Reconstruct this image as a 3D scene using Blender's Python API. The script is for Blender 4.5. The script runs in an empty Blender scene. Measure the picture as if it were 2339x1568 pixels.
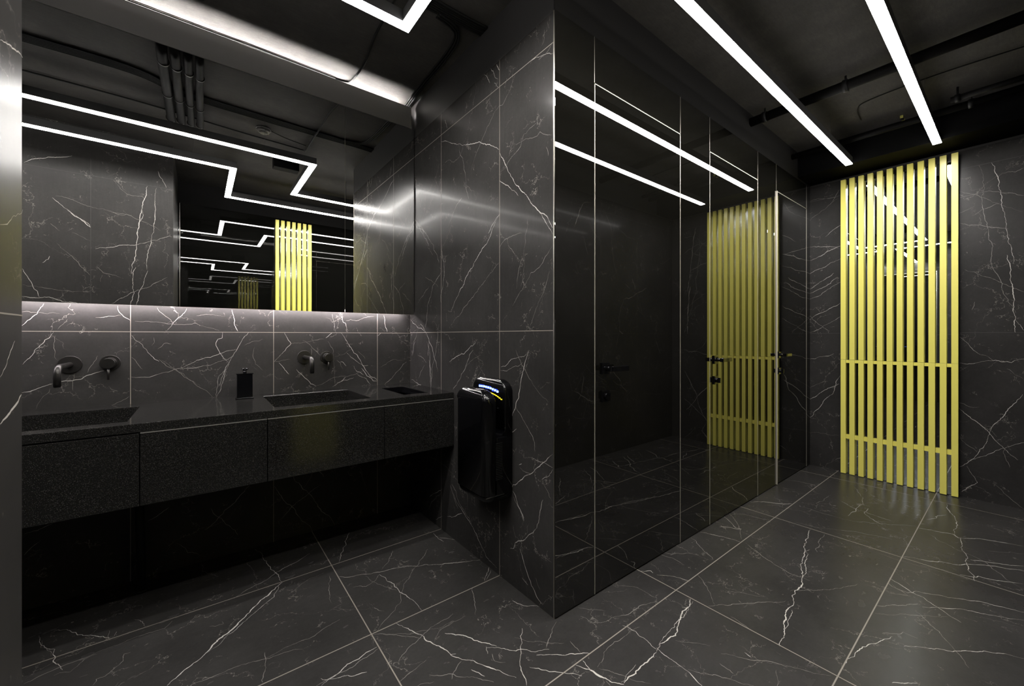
import bpy, bmesh, math, random
from mathutils import Vector, Matrix
sc = bpy.context.scene
COL = sc.collection

# ---------------------------------------------------------------- camera, world, exposure
YAW = 0.9055
cam_d = bpy.data.cameras.new('camera'); cam = bpy.data.objects.new('camera', cam_d); COL.objects.link(cam)
cam.location = (0, 0, 1.1755); cam.rotation_euler = (math.pi / 2, 0, YAW - math.pi / 2)
cam_d.sensor_width = 36; cam_d.lens = 912.64 / 2339 * 36; cam_d.shift_y = -(784 - 768.08) / 2339
cam_d.clip_start = 0.02
sc.camera = cam
w = bpy.data.worlds.new('world'); sc.world = w; w.use_nodes = True
w.node_tree.nodes['Background'].inputs[0].default_value = (0, 0, 0, 1)
w.node_tree.nodes['Background'].inputs[1].default_value = 0
sc.view_settings.view_transform = 'Standard'; sc.view_settings.look = 'None'
sc.view_settings.gamma = 1; sc.view_settings.use_curve_mapping = False
sc.view_settings.exposure = 0.0
STRIP = 88.0      # ceiling strips
COVE = 600.0       # strip above the mirror
UNDER = 190.0      # strip below the mirror
try:
    cy = sc.cycles
    cy.max_bounces = 14; cy.diffuse_bounces = 4; cy.glossy_bounces = 9; cy.transmission_bounces = 2
    cy.sample_clamp_indirect = 20; cy.blur_glossy = 0.8; cy.use_denoising = True
except Exception:
    pass

# ---------------------------------------------------------------- measured room (metres)
XK, YC, YA, YM = 1.1625, 1.1915, 2.6326, 2.5572
XD, XE, YE, YF = 4.3974, -0.1658, 0.7359, -0.168
XH = -1.6
ZT, ZCEIL = 2.53, 2.76
ZL = 2.524

VEINS = {
 'floor': [
  (4.6,[314,2175,254,2113,191,2054,133,1984,76,1930,37,1884,19,1862,-32,1821,-83,1772]),
  (1.5,[295,2150,267,2076,199,2018,110,1933,55,1879,24,1863]),
  (2,[243,2609,270,2530,279,2431,297,2308,309,2251,315,2178]),
  (1,[198,2478,215,2380,224,2279,205,2264,221,2187]),
  (1.5,[-450,2380,-395,2324,-336,2258,-272,2185]),
  (1.3,[-280,2244,-279,2213,-270,2184]),
  (1.3,[-256,2220,-259,2192,-270,2184]),
  (1,[-208,2268,-169,2186]),
  (1,[-475,2333,-468,2281,-442,2242,-426,2198]),
  (1.2,[-394,2066,-381,2071,-353,2053,-327,2099,-276,2121,-195,2133,-107,2124,-85,2161]),
  (1.2,[-280,1927,-276,1955,-254,1953,-235,1977,-215,2003,-216,2046,-199,2042]),
  (1.3,[-22,1725,51,1721,115,1719,204,1691,251,1689,307,1663]),
  (1.2,[191,1701,255,1713,357,1709,406,1732,461,1743]),
  (1,[194,1733,172,1588]),
  (1,[504,2090,469,1944,461,1873]),
  (1.5,[710,2476,657,2364,614,2279,573,2180]),
  (1,[35,2028,54,2013,79,2010,75,2030]),
  (1,[-464,2079,-433,2093,-380,2107,-299,2111]),
  (2,[540,2054,600,2014,670,1983,760,1961,855,1924,952,1865,1051,1808,1166,1750]),
  (1.3,[994,2019,892,1915,808,1836,739,1760,682,1681,635,1640,595,1616,565,1586,552,1581]),
  (1.2,[643,1981,659,1908,685,1844,719,1782]),
  (1.8,[702,1950,720,1860,726,1763,747,1680,753,1631,752,1584]),
  (1,[568,1929,619,1896,668,1915,705,1956]),
  (0.8,[836,2124,781,2037,722,1982]),
  (1.8,[1162,1670,1117,1624,1080,1589]),
  (1.2,[1153,1644,1087,1587]),
  (1.5,[1105,2166,1093,2086,1101,2037]),
  (1.5,[1101,2091,1165,2013]),
  (3,[636,1576,663,1520,690,1453,694,1410,711,1369,730,1322,738,1280,753,1253,781,1226,799,1186,832,1131,859,1072]),
  (2.5,[766,1406,822,1345,837,1303,866,1264,888,1226]),
  (2.5,[852,1244,895,1206,932,1163,974,1126,1034,1093]),
  (2,[1023,1238,992,1211,973,1178,932,1137,904,1107,890,1078,881,1046,867,1026]),
  (2.5,[978,1101,1030,1065,1089,1023,1138,986]),
  (1.5,[924,1077,961,1031,995,992,1042,937]),
  (2,[1096,1394,1110,1354,1127,1323,1166,1289]),
  (1.2,[1005,1578,965,1503,917,1419]),
  (1.3,[536,1302,586,1317,650,1332]),
  (1,[726,1410,781,1438,876,1440]),
  (1,[564,1383,622,1425,704,1457,848,1485]),
  (6,[1060,981,1071,956,1085,933,1090,898,1103,857,1128,827]),
  (3,[1133,830,1198,828,1276,832,1338,836]),
  (1.5,[1127,838,1178,845,1231,851]),
  (1.5,[1353,999,1368,946,1362,901,1351,844]),
  (1.5,[1094,980,1085,937]),
  (1.2,[1158,1180,1100,1146,1030,1105]),
  (1.3,[1259,1140,1267,1086,1318,1054,1396,1038,1595,996]),
  (1.4,[1545,1183,1609,1112,1618,1010]),
  (1.5,[1730,1183,1780,1144,1772,1126]),
  (1,[1293,1183,1370,1096]),
  (2,[325,1452,376,1466,459,1487,490,1501,530,1502]),
  (1.2,[311,1461,366,1466,532,1491]),
  (1,[558,1566,612,1517,678,1442]),
  (1.4,[854,1207,843,1173,870,1147]),
  (1,[682,1203,747,1248]),
  (1,[1125,1072,1114,994]),
  (1,[969,1219,1034,1144,1099,1079]),
  (1,[597,1729,606,1699,624,1678]),
  (1.5,[755,1196,769,1169,777,1143]),
  (1.2,[629,1267,700,1204,788,1105]),
  (1,[754,1438,785,1435,826,1446]),
  (2,[730,1300,749,1289]),
  (1.4,[856,1250,841,1217]),
  (1.2,[1092,873,1089,852]),
  (1.2,[1111,921,1152,857,1202,772]),
  (4,[2913,790,2792,765,2635,737,2475,706,2388,684,2324,659,2201,640,2090,628,2019,619,1946,613,1877,598,1840,583,1774,572,1733,564]),
  (1.5,[2645,718,2437,681,2324,659]),
  (1.5,[2001,607,1924,595,1844,585]),
  (1.3,[2913,717,2824,717,2716,694,2647,686]),
  (3.5,[1729,912,1656,891,1580,877,1519,857,1427,844,1342,838]),
  (1.5,[1722,897,1566,876,1445,861,1370,849]),
  (2,[1359,848,1351,780,1348,731,1330,661]),
  (2.5,[3078,1192,3162,1112,3268,992]),
  (2,[2690,1192,2642,1133,2589,1082,2598,1050]),
  (1.2,[2762,1194,2636,1084,2471,995]),
  (1.4,[2758,1183,2831,1125,2873,992]),
  (2.5,[2364,1184,2405,1093,2432,992]),
  (1.5,[2523,1147,2566,1100,2598,1050]),
  (1.3,[2257,1186,2188,1087,2133,1002]),
  (1.8,[1774,1107,1823,1053,1847,986]),
  (1,[1984,1187,2051,1130,2114,1084]),
  (1.2,[1932,983,1876,910,1814,859,1777,828]),
  (1.3,[1745,840,1840,782,1946,715,2048,645]),
  (1.3,[2146,657,2235,592,2314,540,2383,509,2456,478]),
  (1.5,[4000,797,3839,730,3629,685,3470,684,3339,697]),
  (2,[4113,323,3932,291,3854,265,3733,250,3638,246,3519,242]),
  (2.5,[3460,399,3493,335,3518,248,3479,227,3559,153,3597,67,3625,-10]),
  (1.2,[3268,936,3253,809,3264,658,3344,560,3488,402]),
  (1,[2961,882,2980,789,3069,656,3153,460]),
  (2,[2945,393,2983,344,3006,289,3049,237,3122,165,3197,85,3250,-9]),
  (1.2,[2910,319,2925,281,2962,209]),
  (2,[3189,164,3241,86,3316,-9]),
  (2,[2948,187,3001,129,3032,56,3075,-8]),
  (1.8,[3490,218,3292,200,3145,180,3031,163,2928,138]),
  (2,[2639,396,2616,360,2573,312,2563,271,2513,218,2479,183,2460,152]),
  (1.8,[2583,393,2556,362,2554,320,2623,252,2666,183,2722,112,2742,51,2761,-7]),
  (1.5,[2324,392,2384,348,2482,281]),
  (1.8,[2469,265,2521,219,2586,155,2610,99,2643,49,2684,-7]),
  (2,[1826,390,1898,378,1935,377,2008,359,2082,330,2132,311]),
  (1.6,[2101,274,2168,208,2228,145,2308,80,2352,22,2365,-6]),
  (1,[2419,279,2338,225,2266,176,2145,114]),
  (1,[2123,339,2201,289,2198,249]),
  (1.3,[1356,724,1393,670,1439,602,1467,554]),
  (1,[1447,823,1478,789,1525,728]),
  (1.2,[1519,685,1575,605,1655,507,1720,406]),
  (1.8,[1848,270,1890,237,1913,217]),
  (1.2,[3774,1189,3813,1114,3820,1001]),
  (1.3,[1754,752,1751,720,1739,668]),
  (1.2,[3403,333,3286,226,3209,111,3008,-8]),
  (1.2,[3397,118,3473,38,3508,-9]),
  (2,[1595,634,1590,611]),
  (1.3,[1886,775,1880,760]),
  (1,[1471,668,1468,645,1465,618]),
  (1,[2486,373,2534,307]),
  (1.2,[2256,383,2353,295,2465,191]),
 ],
 'A': [
  (2.5,[-531,1317,-544,1289,-563,1259,-579,1240,-593,1220]),
  (2,[-503,1198,-515,1167,-534,1143,-554,1119,-566,1090,-591,1053]),
  (1.5,[-373,1261,-326,1269,-288,1274]),
  (2,[-300,1318,-295,1289,-280,1268,-261,1255,-257,1250]),
  (2,[-48,1315,-66,1280,-92,1251,-110,1222,-122,1204]),
  (1.3,[-160,1316,-127,1272,-92,1228]),
  (3,[142,1317,150,1275,155,1232,169,1202]),
  (1.2,[-241,1247,-139,1241,-75,1234,-8,1241,34,1221,86,1204]),
  (2.8,[221,1197,185,1147,160,1092,130,1032,110,985,95,938,88,910]),
  (2.2,[-254,1180,-225,1145,-201,1111,-185,1084,-154,1050]),
  (1.3,[-154,1060,-97,1008,-40,953,6,917]),
  (1.6,[-253,979,-189,974,-139,993,-92,1008,-31,1033,29,1063,71,1073,160,1104]),
  (1.5,[-75,1008,-8,1012,52,1023,125,1050,150,1074]),
  (1.8,[100,1195,99,1165,81,1159,75,1121,91,1082,105,1057,130,1031]),
  (2.2,[-526,958,-507,965,-487,970,-444,975,-416,981,-402,995,-373,1006,-346,1014]),
  (1.3,[-497,1177,-502,1137,-498,1108,-500,1083,-490,1068]),
  (1,[-366,1084,-381,1048,-399,1008]),
  (1.2,[-461,1250,-475,1227,-490,1204]),
  (1.2,[-173,1169,-171,1144,-181,1128]),
  (1.2,[-160,1111,-135,1138,-107,1136]),
  (1.2,[245,1115,237,1065,284,982]),
  (1,[198,1125,231,1143,284,1158]),
  (1,[-253,1075,-213,1014]),
  (2,[-97,1307,-84,1291]),
  (3,[-593,933,-560,942,-534,955,-508,965]),
  (1.3,[-513,945,-528,917,-541,894,-554,859]),
  (1.4,[-144,1055,-97,1011,-31,947,24,896,71,845]),
  (1.8,[74,856,81,909,110,991,130,1026]),
  (2.5,[71,845,91,885,105,943,115,997]),
  (1.2,[-326,936,-318,924,-299,915]),
  (1,[-441,1010,-444,930]),
  (1,[-326,846,-280,873,-261,887]),
  (1,[-448,905,-434,914,-437,922]),
  (1.5,[652,1313,660,1268,663,1209]),
  (2,[710,1312,716,1262,730,1256,733,1202]),
  (1.5,[733,1273,761,1281,802,1275,845,1294,911,1307]),
  (2.5,[975,1313,982,1268,998,1204]),
  (1.8,[391,1197,408,1158,425,1131,396,1093,362,1055,340,1030]),
  (2.5,[700,1199,733,1149,768,1092,817,1026,845,974,874,928,933,873]),
  (2,[653,1198,614,1164]),
  (1.3,[487,1151,539,1103,583,1055]),
  (1,[666,1045,706,1058,768,1092]),
  (1.4,[425,1131,478,1134,539,1147,602,1157]),
  (2,[933,1176,956,1196]),
  (1.4,[340,1030,379,1035,419,1040]),
  (1.8,[364,1023,389,989,415,952]),
  (2,[453,980,489,938,531,888,559,872]),
  (2.5,[652,862,685,884,718,902,732,916]),
  (1.5,[685,884,780,909]),
  (2,[801,933,858,900,887,854]),
  (2.5,[829,967,865,914,902,883,928,875]),
  (2,[981,849,1031,889,1078,940,1135,995]),
  (1.3,[678,1024,698,1009,711,966]),
  (1.5,[698,1016,735,986]),
  (1,[946,965,1000,997,1047,1018,1127,1015]),
  (1.2,[626,1143,652,1101,658,1046,665,941,672,864]),
  (1.5,[739,1068,773,1035,808,1005,872,984]),
  (1.4,[808,1077,851,1028]),
  (1.5,[780,984,794,955,843,923]),
  (1.2,[531,1104,534,1063,507,1024,501,997]),
  (3,[438,351,469,305,509,251,550,178,592,103,665,0]),
  (1.8,[221,349,176,302,110,242,27,163]),
  (1.8,[339,317,430,174,542,0]),
  (1.6,[575,353,605,310]),
  (1.5,[584,270,485,212,369,121]),
  (1.5,[-196,273,-155,291,-115,318]),
  (1.5,[52,266,97,202,136,146,169,92]),
  (1.5,[-587,238,-571,258,-541,284]),
  (1.5,[-587,328,-506,349]),
  (1.4,[-87,129,27,22]),
 ],
 'B': [
  (2.5,[2180,2361,2105,2333,2034,2294,1934,2244,1840,2217,1752,2193,1697,2158,1644,2133,1586,2093]),
  (3.5,[1580,2073,1538,2010,1508,1957,1468,1902,1418,1846,1365,1797,1334,1756,1290,1715,1247,1689,1188,1628]),
  (1.5,[1290,1715,1247,1657,1206,1601]),
  (2,[1580,1940,1532,1904,1462,1855,1434,1823]),
  (2,[1580,1775,1631,1742,1677,1699]),
  (1.2,[1926,2235,1967,2190,2026,2181,2133,2215]),
  (1,[1983,2273,1926,2168,1894,2049,1894,1991,1863,1925]),
  (1.3,[1295,2146,1305,2107,1355,2102,1396,2092,1418,2045,1473,2024,1532,1987]),
  (0.9,[1457,2402,1496,2344,1556,2300,1631,2289,1738,2196,1840,2073]),
  (2.2,[1197,2355,1257,2378,1314,2397,1355,2401]),
  (1,[1193,2402,1229,2385,1295,2377]),
  (2.5,[1605,2523,1580,2480]),
  (2,[1657,2528,1618,2463,1593,2443]),
  (1.5,[1717,2529,1663,2459]),
  (2,[1624,2440,1593,2402]),
  (3,[2133,2473,2105,2408]),
  (2.2,[2566,1981,2449,1895,2416,1842]),
  (1.2,[1257,2484,1257,2445,1276,2424]),
  (1.2,[1238,2510,1229,2473]),
  (1,[1211,2018,1285,2060,1305,2049,1418,2066,1451,2064]),
  (1,[1934,1952,2017,1906,2096,1819]),
  (1,[1247,1981,1233,1938]),
  (2.5,[1358,1113,1378,1072,1395,1031,1409,989,1421,942,1430,895,1454,845,1484,791]),
  (1.5,[1362,1103,1434,1077,1501,1056,1568,1025]),
  (1.8,[1572,1008,1501,1019,1434,1036,1401,1056]),
  (1.2,[1452,1110,1434,1080,1393,1031,1339,970,1281,922,1232,895]),
  (1.5,[1450,843,1409,805,1370,766,1332,729,1321,706,1317,668]),
  (2.5,[1191,683,1225,668,1266,632,1310,596,1370,550,1434,502,1488,457]),
  (2,[1332,635,1310,631,1266,634,1225,628,1191,626]),
  (1.8,[1191,620,1225,588,1273,558]),
  (2.2,[1475,448,1450,419,1434,389,1409,366,1393,336]),
  (2,[1820,1100,1871,1044,1918,979,1979,918,2036,864]),
  (1.4,[2075,305,2036,258,1979,193]),
  (2,[2049,312,1991,253,1918,207,1831,154]),
  (1,[1273,558,1238,520,1191,484]),
  (1.5,[2343,1021,2327,944,2312,803]),
  (2,[2343,141,2251,198,2171,243]),
  (1.4,[2343,69,2266,151,2178,214]),
  (2,[1430,581,1409,591]),
  (1.4,[1425,571,1401,560,1347,562]),
  (2,[2069,297,2000,227,1934,199,1825,147,1752,88,1697,41,1605,26]),
  (2.2,[1314,329,1355,290,1418,235,1496,168]),
  (1.5,[1314,329,1290,394,1266,473]),
  (2.5,[1423,198,1396,152,1370,109,1345,75,1314,44,1276,21]),
  (2,[1468,422,1440,389,1407,359,1396,335]),
  (1,[1473,286,1451,232]),
  (1,[1697,218,1663,204]),
  (2,[2105,104,2017,135,1934,182]),
  (2,[2248,30,2170,81]),
  (1.2,[1261,237,1211,228]),
  (1.5,[1407,72,1365,58]),
  (1,[1314,116,1285,78]),
  (2,[2552,1959,2473,1889,2406,1816,2343,1753]),
  (1.6,[2616,1287,2508,1231,2406,1200]),
  (2,[2343,1156,2357,1047]),
  (1.3,[2499,1223,2579,1116,2597,1038]),
  (1,[2343,1494,2422,1443,2508,1397]),
  (1.5,[2377,1142,2329,1035,2313,857]),
  (1.3,[2547,1140,2611,1038]),
  (1.2,[2409,987,2460,940,2494,892]),
  (2,[2611,874,2529,859,2460,852]),
  (1,[2512,1049,2377,1004]),
  (2,[1581,1773,1659,1681,1781,1589,1914,1463,2061,1324]),
  (1.6,[2168,1728,2140,1565,2179,1357]),
  (1.4,[1584,1537,1699,1464,1868,1363,2061,1235]),
  (1.3,[1192,1553,1267,1491,1384,1409,1480,1316]),
  (1.5,[2575,1951,2406,1856,2282,1748,2207,1627]),
  (1,[1514,1611,1415,1513,1447,1395]),
  (1.2,[1226,1448,1295,1324,1353,1211]),
  (2,[1581,656,1447,745]),
  (1.6,[2472,1257,2312,1115,2224,954]),
 ],
 'D': [
  (2.5,[1192,1865,1089,1906,1029,1939,970,1960]),
  (1.5,[1192,1989,1069,1971,990,1957]),
  (1.5,[1192,1744,1140,1775,1079,1792,1009,1832,970,1850]),
  (2,[1192,1604,1130,1648,1069,1692,1019,1729]),
  (1.5,[1192,1565,1099,1608,999,1690]),
  (2.2,[1192,1514,1109,1546,1029,1613,970,1644]),
  (2.5,[1192,1326,1109,1383,1039,1423,970,1468]),
  (1.5,[1192,1208,1089,1270,970,1346]),
  (1.5,[1192,1361,1130,1283,1054,1201]),
  (1.8,[1079,2060,1029,2106,970,2142]),
  (1.2,[1192,2229,1089,2305,990,2378]),
  (1,[1192,2407,980,2400]),
  (1.4,[188,2401,168,2325,165,2254,175,2177,171,2097,159,2004,143,1902,127,1830,127,1741,133,1703,111,1621,86,1550,77,1472,56,1412,32,1363,23,1334]),
  (2.2,[130,2401,114,2327,100,2288,96,2204,86,2124,71,2033,65,1934,56,1836,41,1757,32,1669]),
  (3,[61,1736,47,1661,44,1584,35,1468,32,1382,23,1305,25,1200]),
  (1.3,[100,2288,80,2306,26,2299,-12,2315]),
  (1.4,[278,2004,194,1972,130,1939,56,1916]),
  (1.4,[254,1660,194,1622,130,1584,68,1534,-12,1474]),
  (1.5,[23,1286,-12,1214]),
  (1.2,[220,2044,175,2078,80,2103]),
  (1.2,[220,1363,207,1422]),
  (1,[86,2177,38,2159,-12,2128]),
  (1.8,[1192,967,1109,990,1019,1020]),
  (2,[1192,597,1130,649,1059,713,980,758]),
  (2.2,[972,834,1004,768,1024,667,1089,598,1130,517,1192,431]),
  (2.2,[281,649,227,586,175,535,136,482,80,406,50,364,14,330]),
  (2,[-6,780,20,724,56,671,80,610,117,555,136,502,149,440,188,342,227,273,281,213]),
  (2.2,[-12,454,68,399,136,344,194,301,240,259]),
  (1.6,[244,228,220,174,194,121,281,24]),
  (1.8,[281,1172,247,1132,220,1086,181,1042]),
  (1.2,[181,1042,117,1001]),
  (1.6,[281,977,194,984,111,1006,-12,1019]),
  (1,[281,454,194,341]),
  (1,[175,535,105,469]),
  (1,[62,950,-12,875]),
  (1.2,[117,133,-12,1]),
  (1.3,[1192,291,1089,304,980,307]),
  (1.4,[1192,699,1130,743,1059,775]),
  (1.2,[71,398,68,331,50,268]),
 ],
 'E': [
  (2.5,[-767,2113,-710,2065,-675,2033,-648,2004]),
  (3,[-358,2193,-371,2100,-388,2007,-391,1889,-401,1807,-418,1734,-422,1670]),
  (3,[-395,1727,-411,1645,-414,1555,-424,1447,-427,1420]),
  (1.6,[-280,2208,-284,2106,-301,1994,-321,1872,-331,1788,-328,1716]),
  (2.2,[-325,1707,-348,1614,-368,1549,-381,1476,-395,1421]),
  (1.6,[-175,2004,-267,1962,-368,1922,-466,1895,-621,1845]),
  (1.3,[-818,1856,-767,1796,-721,1743,-686,1688,-651,1640]),
  (1.6,[-542,1418,-466,1480,-368,1549,-280,1610,-204,1663]),
  (2.5,[-986,1457,-905,1452,-823,1446,-756,1429,-698,1422]),
  (1.8,[-984,1656,-958,1595,-937,1540,-905,1458]),
  (1.2,[-984,1541,-878,1525,-812,1513,-744,1507,-651,1507]),
  (1.2,[-615,1712,-579,1664,-517,1653,-466,1631]),
  (1,[-246,2044,-335,2097,-414,2128,-498,2131,-579,2150]),
  (1.3,[-851,1999,-823,1970,-806,1952]),
  (1,[-744,1950,-698,1928,-651,1905]),
  (1.6,[-889,1707,-862,1735,-856,1760]),
  (1.2,[-585,1646,-594,1593]),
  (2.5,[-326,2392,-335,2311,-353,2259,-362,2172,-375,2074,-386,1991]),
  (1.5,[-271,2392,-280,2298,-276,2213,-285,2089]),
  (1.4,[-504,2368,-445,2299,-357,2306,-344,2285]),
  (2,[-977,2412,-914,2456,-819,2492,-744,2524]),
  (1.5,[-262,2530,-234,2469,-211,2406]),
  (0.9,[-827,2205,-752,2198,-651,2163,-529,2140,-419,2138]),
  (2,[-842,2190,-782,2125,-714,2071,-647,2004]),
 ],
 'Es': [
  (5,[669,1082,688,1087,705,1093,723,1099,734,1106]),
  (2,[669,1132,688,1145,712,1170]),
  (3,[669,1490,704,1501,738,1509]),
  (2,[669,1294,704,1310,738,1327]),
 ],
}


# ---------------------------------------------------------------- materials
def mat(name, color, rough=0.5, metal=0.0, ior=1.5, spec=None, coat=0.0, emis=None, es=0.0):
    m = bpy.data.materials.new(name); m.use_nodes = True
    b = m.node_tree.nodes['Principled BSDF']
    b.inputs['Base Color'].default_value = (*color, 1); b.inputs['Roughness'].default_value = rough
    b.inputs['Metallic'].default_value = metal; b.inputs['Specular IOR Level'].default_value = .5 if spec is None else spec; b.inputs['IOR'].default_value = ior
    b.inputs['Coat Weight'].default_value = coat; b.inputs['Coat Roughness'].default_value = 0.04
    if emis:
        b.inputs['Emission Color'].default_value = (*emis, 1); b.inputs['Emission Strength'].default_value = es
    return m
def nd(nt, t, **k):
    n = nt.nodes.new(t)
    for a, v in k.items(): setattr(n, a, v)
    return n
def mapped(nt, scale):
    tc = nd(nt, 'ShaderNodeTexCoord'); mp = nd(nt, 'ShaderNodeMapping')
    mp.inputs['Scale'].default_value = scale if isinstance(scale, tuple) else (scale,) * 3
    nt.links.new(tc.outputs['Object'], mp.inputs['Vector']); return mp.outputs['Vector']
def ramp(nt, src, stops):
    r = nd(nt, 'ShaderNodeValToRGB'); nt.links.new(src, r.inputs[0])
    el = r.color_ramp.elements
    while len(el) > 1: el.remove(el[-1])
    el[0].position, el[0].color = stops[0][0], (*([stops[0][1]] * 3 if not isinstance(stops[0][1], tuple) else stops[0][1]), 1)
    for p, c in stops[1:]:
        e = el.new(p); e.color = (*([c] * 3 if not isinstance(c, tuple) else c), 1)
    return r.outputs[0]
def noise(nt, vec, s, d=4, r=0.6, dist=0.0):
    n = nd(nt, 'ShaderNodeTexNoise'); nt.links.new(vec, n.inputs['Vector'])
    n.inputs['Scale'].default_value = s; n.inputs['Detail'].default_value = d; n.inputs['Roughness'].default_value = r
    n.inputs['Distortion'].default_value = dist
    return n
def mathn(nt, op, a, b=None):
    n = nd(nt, 'ShaderNodeMath', operation=op)
    for i, v in enumerate((a, b)):
        if v is None: continue
        if isinstance(v, (int, float)): n.inputs[i].default_value = v
        else: nt.links.new(v, n.inputs[i])
    return n.outputs[0]
def mixc(nt, fac, a, b):
    n = nd(nt, 'ShaderNodeMix', data_type='RGBA')
    for i, v in ((0, fac), (6, a), (7, b)):
        if isinstance(v, (int, float)): n.inputs[i].default_value = v
        elif isinstance(v, tuple): n.inputs[i].default_value = (*v, 1)
        else: nt.links.new(v, n.inputs[i])
    return n.outputs[2]

def marble(name, base, rough, grain, ior=1.5, spec=.12):
    """dark honed stone tile: cloudy base, brushed grain, hair cracks and tiny flecks"""
    m = mat(name, (.1, .1, .1), rough, ior=ior); nt = m.node_tree; b = nt.nodes['Principled BSDF']; b.inputs['Specular IOR Level'].default_value = spec
    v = mapped(nt, 1.0); vg = mapped(nt, grain)
    cloud = ramp(nt, noise(nt, v, 2.2, 5, .6).outputs[0], [(.3, .72), (.7, 1.22)])
    g = ramp(nt, noise(nt, vg, 26, 2, .5).outputs[0], [(.25, .95), (.75, 1.05)])
    f = ramp(nt, noise(nt, v, 90, 2, .6).outputs[0], [(.3, .95), (.7, 1.05)])
    mul = nd(nt, 'ShaderNodeMix', data_type='RGBA', blend_type='MULTIPLY'); mul.inputs[0].default_value = 1
    nt.links.new(cloud, mul.inputs[6]); nt.links.new(g, mul.inputs[7])
    mul3 = nd(nt, 'ShaderNodeMix', data_type='RGBA', blend_type='MULTIPLY'); mul3.inputs[0].default_value = 1
    nt.links.new(mul.outputs[2], mul3.inputs[6]); nt.links.new(f, mul3.inputs[7])
    mul2 = nd(nt, 'ShaderNodeMix', data_type='RGBA', blend_type='MULTIPLY'); mul2.inputs[0].default_value = 1
    nt.links.new(mul3.outputs[2], mul2.inputs[6]); mul2.inputs[7].default_value = (*base, 1)
    # hair cracks: voronoi borders on a warped domain, masked
    wob = noise(nt, v, 3.0, 6, .65)
    add = nd(nt, 'ShaderNodeVectorMath', operation='MULTIPLY_ADD')
    nt.links.new(wob.outputs['Color'], add.inputs[0]); add.inputs[1].default_value = (.35,) * 3; nt.links.new(v, add.inputs[2])
    vo = nd(nt, 'ShaderNodeTexVoronoi', feature='DISTANCE_TO_EDGE'); nt.links.new(add.outputs[0], vo.inputs['Vector']); vo.inputs['Scale'].default_value = 2.6
    line = ramp(nt, vo.outputs['Distance'], [(0, 1.0), (.0035, .0)])
    msk = ramp(nt, noise(nt, v, 4.5, 3, .5).outputs[0], [(.47, 0), (.6, .6)])
    c1 = mathn(nt, 'MULTIPLY', line, msk)
    # short squiggly flecks
    wob2 = noise(nt, v, 14, 4, .7)
    add2 = nd(nt, 'ShaderNodeVectorMath', operation='MULTIPLY_ADD')
    nt.links.new(wob2.outputs['Color'], add2.inputs[0]); add2.inputs[1].default_value = (.12,) * 3; nt.links.new(v, add2.inputs[2])
    vo2 = nd(nt, 'ShaderNodeTexVoronoi', feature='DISTANCE_TO_EDGE'); nt.links.new(add2.outputs[0], vo2.inputs['Vector']); vo2.inputs['Scale'].default_value = 11
    line2 = ramp(nt, vo2.outputs['Distance'], [(0, 1.0), (.02, .0)])
    msk2 = ramp(nt, noise(nt, v, 7.0, 5, .75).outputs[0], [(.55, 0), (.64, .75)])
    c2 = mathn(nt, 'MULTIPLY', line2, msk2)
    tot = mathn(nt, 'MAXIMUM', c1, c2)
    nt.links.new(mixc(nt, tot, mul2.outputs[2], (.24, .225, .205)), b.inputs['Base Color'])
    rr = nd(nt, 'ShaderNodeMapRange'); nt.links.new(noise(nt, vg, 9, 3, .6).outputs[0], rr.inputs[0])
    rr.inputs[3].default_value = rough * .96; rr.inputs[4].default_value = rough * 1.04
    nt.links.new(rr.outputs[0], b.inputs['Roughness'])
    return m
MB = (.0300, .0286, .0278)
M_floor = marble('dark_marble_floor', MB, .27, (.8, 1.6, 1), 1.5)
M_wall = marble('dark_marble_wall', MB, .25, (1, 1, 1), 1.5)
M_wallB = marble('dark_marble_brushed', MB, .25, (3, 3, .35), 1.5, .045)
M_wallB.node_tree.nodes['Principled BSDF'].inputs['Coat Weight'].default_value = .03
M_wallB.node_tree.nodes['Principled BSDF'].inputs['Coat Roughness'].default_value = .085
M_wallE = marble('dark_marble_honed', MB, .28, (3, 3, .35), 1.5, .07)
M_vein = mat('white_vein', (.43, .41, .38), .35)
M_veinf = mat('faint_vein', (.18, .17, .155), .35)
M_grout = mat('beige_grout', (.20, .18, .152), .6)
M_groutd = mat('dark_joint', (.018, .017, .016), .6)
M_black = mat('black_paint', (.008, .0076, .0076), .6, spec=.15)
M_dead = mat('deep_black_paint', (.003, .003, .003), .7, spec=.05)
M_upper = mat('anthracite_paint', (.018, .017, .017), .5)
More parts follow.
